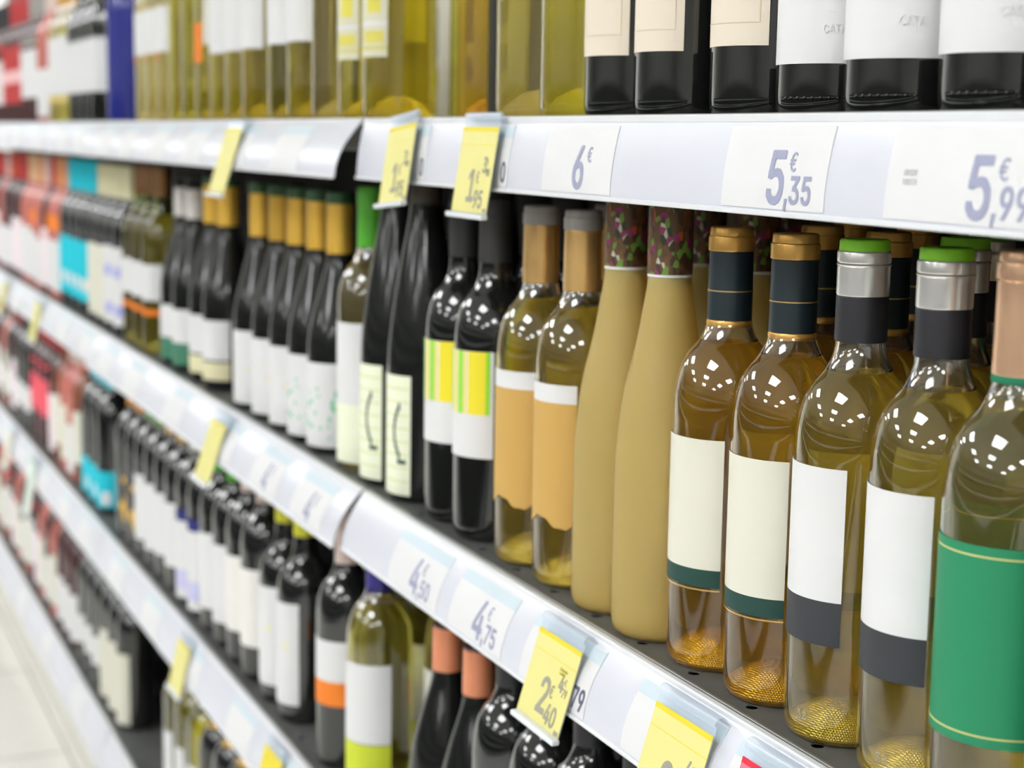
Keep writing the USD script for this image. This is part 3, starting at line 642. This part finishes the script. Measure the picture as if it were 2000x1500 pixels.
generic('redlabel', 'red_wine_bottle', 'dark red bottle with red and pink label', 'bordeaux', RED_DARK, CRIMSON, CRIMSON, (0.05, 0.19), None, extra=[('+label_print', 0.10, 0.13, -60, 80, PINK)])
generic('wplain', 'red_wine_bottle', 'deep red bottle with broad white label', 'bordeaux', RED_DARK, BLACK, WHITE, (0.05, 0.16), (0.19, 0.205, CRIMSON))
# third shelf
dark_caps = cap_std(BLACK, 0.238, 0.310)
K['plainblack'] = Kind('red_wine_bottle', 'round-shouldered black bottle with black capsule', 'bordeaux', caps=dark_caps, labels=[('label', 0.05, 0.15, 120, 240, WHITE)], n=56)
K['lettered'] = Kind('red_wine_bottle', 'black bottle with gold lettering on its capsule', 'bordeaux', caps=dark_caps, n=48, extra=lambda t: bottle_text(t, 'bordeaux', 'EI', 0.0045, 0.268, 22, GOLD_PALE, False, 0.0011))
K['copper'] = Kind('red_wine_bottle', 'short sloping black bottle with copper-pink capsule', 'short', glass=DARK_SOFT, caps=[('capsule', 0.212, 0.256, 0.0158, 0.0154, COPPERCAP, 'copper-pink capsule'), ('+capsule_crown', 0.256, 0.259, 0.0148, 0.0146, RED_DARK)], labels=[('label', 0.02, 0.09, 110, 250, WHITE)], n=56)
K['violet'] = Kind('white_wine_bottle', 'violet-capsuled clear bottle with white-over-lime label', 'bordeaux', wine='gold', caps=cap_std(PURPLE, 0.240, 0.310), labels=[('label', 0.073, 0.164, -70, 88, WHITE), ('label_base', 0.012, 0.072, -70, 88, LIMEBAND)], n=48)
K['orangeband'] = Kind('red_wine_bottle', 'dark pink-capsuled bottle with white-over-orange label', 'bordeaux', caps=cap_std(PINKCAP, 0.244, 0.312), labels=[('label', 0.109, 0.158, -75, 80, WHITE), ('label_base', 0.080, 0.109, -75, 80, ORANGE)], n=48)
K['slimlabel'] = Kind('tall_wine_bottle', 'dark yellow-capsuled bottle with slim white label', 'low', caps=cap_std(YELLOWCAP, 0.240, 0.320), labels=[('label', 0.026, 0.158, -50, 58, WHITE), ('+label_print', 0.10, 0.106, 25, 33, paper((226, 226, 110)))], n=48)
K['pinkcap'] = Kind('red_wine_bottle', 'dark bottle with pale pink capsule and white label', 'bordeaux', caps=cap_std(PINKCAP, 0.246, 0.312), labels=[('label', 0.05, 0.158, -78, 78, paper((232, 230, 224)))], n=40)
K['limecap'] = Kind('red_wine_bottle', 'dark bottle with bright green capsule and white label', 'bordeaux', caps=cap_std(BRIGHTGREEN, 0.244, 0.312), labels=[('label', 0.04, 0.155, -78, 78, WHITE)], n=40)
K['whitecap'] = Kind('red_wine_bottle', 'dark white-capsuled bottle with violet-printed label', 'bordeaux', caps=cap_std(WHITECAP, 0.246, 0.312), labels=[('label', 0.015, 0.14, -78, 78, WHITE), ('+label_print', 0.03, 0.06, 0, 50, paper((196, 196, 230))), ('+label_print', 0.145 - 0.006, 0.158, 0, 60, paper((40, 44, 110)))], n=40)
K['beigecap'] = Kind('red_wine_bottle', 'dark bottle with beige capsule and white label', 'bordeaux', caps=cap_std(plastic((222, 186, 130)), 0.246, 0.312), labels=[('label', 0.045, 0.150, -78, 78, WHITE)], n=36)
K['palegreen'] = Kind('red_wine_bottle', 'dark bottle with pale green capsule and white label', 'bordeaux', caps=cap_std(plastic((140, 184, 108)), 0.246, 0.312), labels=[('label', 0.035, 0.150, -78, 78, WHITE)], n=36)
K['orangecap'] = Kind('red_wine_bottle', 'dark bottle with orange capsule and orange squiggle', 'bordeaux', caps=cap_std(plastic((236, 158, 50)), 0.240, 0.312), labels=[('label_print', 0.02 + 0.012 * k, 0.032 + 0.012 * k, a, a + 24, paper((232, 182, 50))) for k, a in enumerate((50, 36, 30, 22, 40, 52, 44, 34))], n=36)
K['backclear'] = Kind('white_wine_bottle', 'clear yellow bottle behind the copper capsules', 'bordeaux', wine='straw', caps=cap_std(GOLD), labels=[('label', 0.05, 0.155, -70, 88, WHITE)], n=48)
generic('russet', 'rose_wine_bottle', 'amber-brown bottle with white label', 'bordeaux', mat('russet_glass', linear=(0.22, 0.06, 0.025), rough=0.08), plastic((170, 86, 50)), CREAM, (0.05, 0.16))
generic('pinklabel', 'red_wine_bottle', 'dark bottle with hot pink label', 'bordeaux', RED_DARK, CRIMSON, plastic((240, 84, 104)), (0.08, 0.2))
generic('greydark', 'red_wine_bottle', 'dark bottle with small pale label', 'bordeaux', DARK, BLACK, WHITE, (0.05, 0.11))
generic('creamrose', 'rose_wine_bottle', 'rose bottle with cream label', 'bordeaux', ROSE, PINKCAP, CREAM, (0.03, 0.15))
# bottom shelf
K['creamslim'] = Kind('red_wine_bottle', 'large dark bottle with slim cream label', 'bordeaux', caps=cap_std(BLACK, 0.24, 0.31), labels=[('label', 0.012, 0.150, -60, 62, CREAM)], n=40)
K['limewine'] = Kind('white_wine_bottle', 'yellow-green wine bottle with white label', 'bordeaux', wine='yellow', caps=cap_std(GOLD, 0.25, 0.31), labels=[('label', 0.03, 0.14, -60, 40, WHITE)], n=40)
K['orangetop'] = Kind('red_wine_bottle', 'dark bottle with orange-red capsule, amber neck', 'bordeaux', caps=cap_std(plastic((236, 110, 60)), 0.2365, 0.31) + [('neck_band', 0.226, 0.235, 0.0240, 0.0195, foil((170, 140, 80)))], labels=[('label', 0.04, 0.13, -60, 60, WHITE)], n=40)
generic('dotred', 'red_wine_bottle', 'burgundy bottle with white label, orange dot', 'bordeaux', RED_DARK, RED_DARK, WHITE, (0.022, 0.125), None, extra=[('+label_dot', 0.018, 0.03, 50, 75, paper((226, 110, 76)))])

BOT = []           # (kind key, shelf, x, y, turn)
def mixed(keys, sh, x0, n, d=0.082):
    for i in range(n): run(keys[i % len(keys)], sh, [x0 - d * i])
def run(key, sh, xs, ys=(0.05,), turn=0.0):
    for y in ys:
        for i, x in enumerate(xs):
            BOT.append((key, sh, x, y, turn))
def span(x, n, d=0.082):
    return [x - d * i for i in range(n)]
Y2, Y3, Y4 = 0.13, 0.21, 0.29
ROWS = (0.05, Y2, Y3)
# second shelf, near to far
def at(key, sh, *xy):
    for x, y in xy: BOT.append((key, sh, x, y, 0.0))
at('green', 'B', (-0.447, 0.042), (-0.524, 0.042), (-0.600, 0.042), (-0.676, 0.042)); run('green', 'B', [-0.60, -0.678, -0.756], (Y2,)); run('green', 'B', [-0.745, -0.825], (Y3,))
at('silver', 'B', (-0.752, 0.050), (-0.829, 0.050)); run('silver', 'B', [-0.834], (Y2,)); run('silver', 'B', [-0.904], (Y3,))
at('cream', 'B', (-0.906, 0.052), (-0.984, 0.052)); run('cream', 'B', [-0.912, -0.989], (Y2,)); run('cream', 'B', [-0.984, -1.063], (Y3,))
at('frost', 'B', (-1.060, 0.047), (-1.1345, 0.050)); run('frost', 'B', [-1.072, -1.150], (Y2,)); run('frost', 'B', [-1.150], (Y3,))
at('gold', 'B', (-1.213, 0.052), (-1.293, 0.052)); run('gold', 'B', [-1.232, -1.314], (Y2,)); run('gold', 'B', [-1.232, -1.315], (Y3,))
at('stripe', 'B', (-1.386, 0.050), (-1.463, 0.052)); run('stripe', 'B', [-1.395, -1.473], (Y2,))
run('flute', 'B', [-1.562, -1.645], (0.05, Y2))
run('greencap', 'B', [-1.727], (0.05,))
run('speck', 'B', [-1.836, -1.915]); run('plainspeck', 'B', [-1.997, -2.078, -2.17])
run('gold6', 'B', [-2.345, -2.427]); run('silv7', 'B', [-2.54, -2.622]); run('silv7', 'B', [-2.28], (Y2,)); run('olive', 'B', [-2.77, -2.852, -2.934])
run('bigwhite', 'B', [-3.03, -3.112]); run('bigcream', 'B', [-3.194, -3.276]); run('cyan', 'B', span(-3.37, 4)); mixed(('orangebottle', 'orangebottle', 'redcap', 'wlow'), 'B', -3.70, 5); run('peach', 'B', span(-4.11, 2))
mixed(('redcap', 'redcap', 'redorange', 'redorange', 'wlow'), 'B', -4.274, 15)
# top shelf
run('topwhite', 'A', [-0.48, -0.555, -0.63, -0.708, -0.794], (0.05,)); at('topwhite', 'A', (-0.876, 0.057)); run('topwhite', 'A', [-0.72, -0.80, -0.88, -0.96], (Y2,))
at('topcream', 'A', (-0.955, 0.056)); run('topcream', 'A', [-1.05, -1.13], (0.05,)); run('topcream', 'A', [-1.04, -1.12, -1.20], (Y2,))
run('topyellow', 'A', [-1.21], (0.05,)); run('toppale', 'A', [-1.298], (0.05,)); run('toppale', 'A', [-1.29], (Y2,)); run('topyellow', 'A', [-1.37], (Y2,))
run('topdark', 'A', [-1.475], (0.118,)); run('topamber', 'A', [-1.58], (Y2,)); run('topyellow', 'A', [-1.70], (Y3,))
run('topcheck', 'A', [-1.644, -1.725], (0.05,)); run('toppale', 'A', [-1.82], (0.05,)); run('topgold', 'A', [-1.918, -2.0], (0.05,)); run('topyellow', 'A', [-1.80, -2.04], (Y3,))
run('topgold', 'A', [-2.12, -2.206, -2.29], (0.05,)); run('orangestrip', 'A', [-2.375], (0.05,)); run('topyellow', 'A', [-2.46, -2.545], (0.05,)); run('topband', 'A', [-2.63, -2.712, -2.794], (0.05,))
run('topamber', 'A', span(-2.25, 2, 0.3), (Y3,)); run('topdark', 'A', [-1.90, -2.12, -2.50], (Y2,))
run('blue', 'A', [-3.05], (0.05,)); run('wdark', 'A', span(-3.215, 4)); run('wyellow', 'A', span(-3.54, 3)); run('wlow', 'A', span(-3.79, 2)); run('wround', 'A', span(-3.955, 3)); run('redlabel', 'A', span(-4.20, 4)); run('wplain', 'A', span(-4.53, 12))
# third shelf
run('lettered', 'C', [-0.845, -0.925, -1.005, -1.086]); run('plainblack', 'C', [-1.173, -1.251, -1.333]); run('lettered', 'C', [-1.086, -1.166], (Y2,)); run('plainblack', 'C', [-1.25, -1.33], (Y2,))
run('copper', 'C', [-1.412, -1.492]); run('backclear', 'C', [-1.50, -1.58, -1.66], (Y2,));
run('violet', 'C', [-1.695]); run('orangeband', 'C', [-1.806]); run('slimlabel', 'C', [-1.974, -2.056]); run('violet', 'C', [-1.745], (Y2,)); run('orangeband', 'C', [-1.83, -1.91], (Y2,))
run('pinkcap', 'C', [-2.15, -2.228]); run('limecap', 'C', [-2.306, -2.384]); run('whitecap', 'C', [-2.464, -2.542]); run('beigecap', 'C', [-2.624, -2.704]); run('palegreen', 'C', [-2.784, -2.864]); run('orangecap', 'C', [-2.946, -3.028])
run('cyanlow', 'C', [-3.235, -3.317, -3.399]); mixed(('russet', 'wlow', 'creamrose', 'russet', 'redcap'), 'C', -3.5, 5); run('pinklabel', 'C', span(-3.93, 3)); run('greydark', 'C', span(-4.2, 3)); mixed(('redcap', 'greydark', 'creamrose', 'greydark'), 'C', -4.46, 12)
# bottom shelf
run('orangetop', 'D', span(-2.08, 5)); run('limewine', 'D', span(-2.49, 3)); run('creamslim', 'D', [-3.07, -3.155, -3.24]); run('greydark', 'D', span(-3.33, 3)); run('dotred', 'D', [-3.60, -3.685, -3.77]); mixed(('creamrose', 'dotred', 'creamrose', 'redcap', 'wplain'), 'D', -3.87, 18)

rank = {}
for b in BOT: rank.setdefault((b[0], b[1], round((b[3] - 0.05) / 0.08)), []).append(b[2])
rnd = random.Random(11)
for key, sh, x, y, turn in BOT:
    k = K[key]
    xs = sorted(rank[(key, sh, round((y - 0.05) / 0.08))], reverse=True)
    row = '' if y <= 0.06 else (', second row' if y < 0.2 else ', third row')
    where = SHELF_NAME[sh] + row
    desc = k.desc.replace(' on the top shelf', '')
    lab = desc + ', ' + where + (', %s from right' % ORD[xs.index(x)] if len(xs) > 1 else '')
    k.place(lab, (x, y, SURF[sh] + 0.0002), rnd.uniform(-3, 3) + turn, (desc + ' group, ' + SHELF_NAME[sh]) if len(xs) > 1 else None)
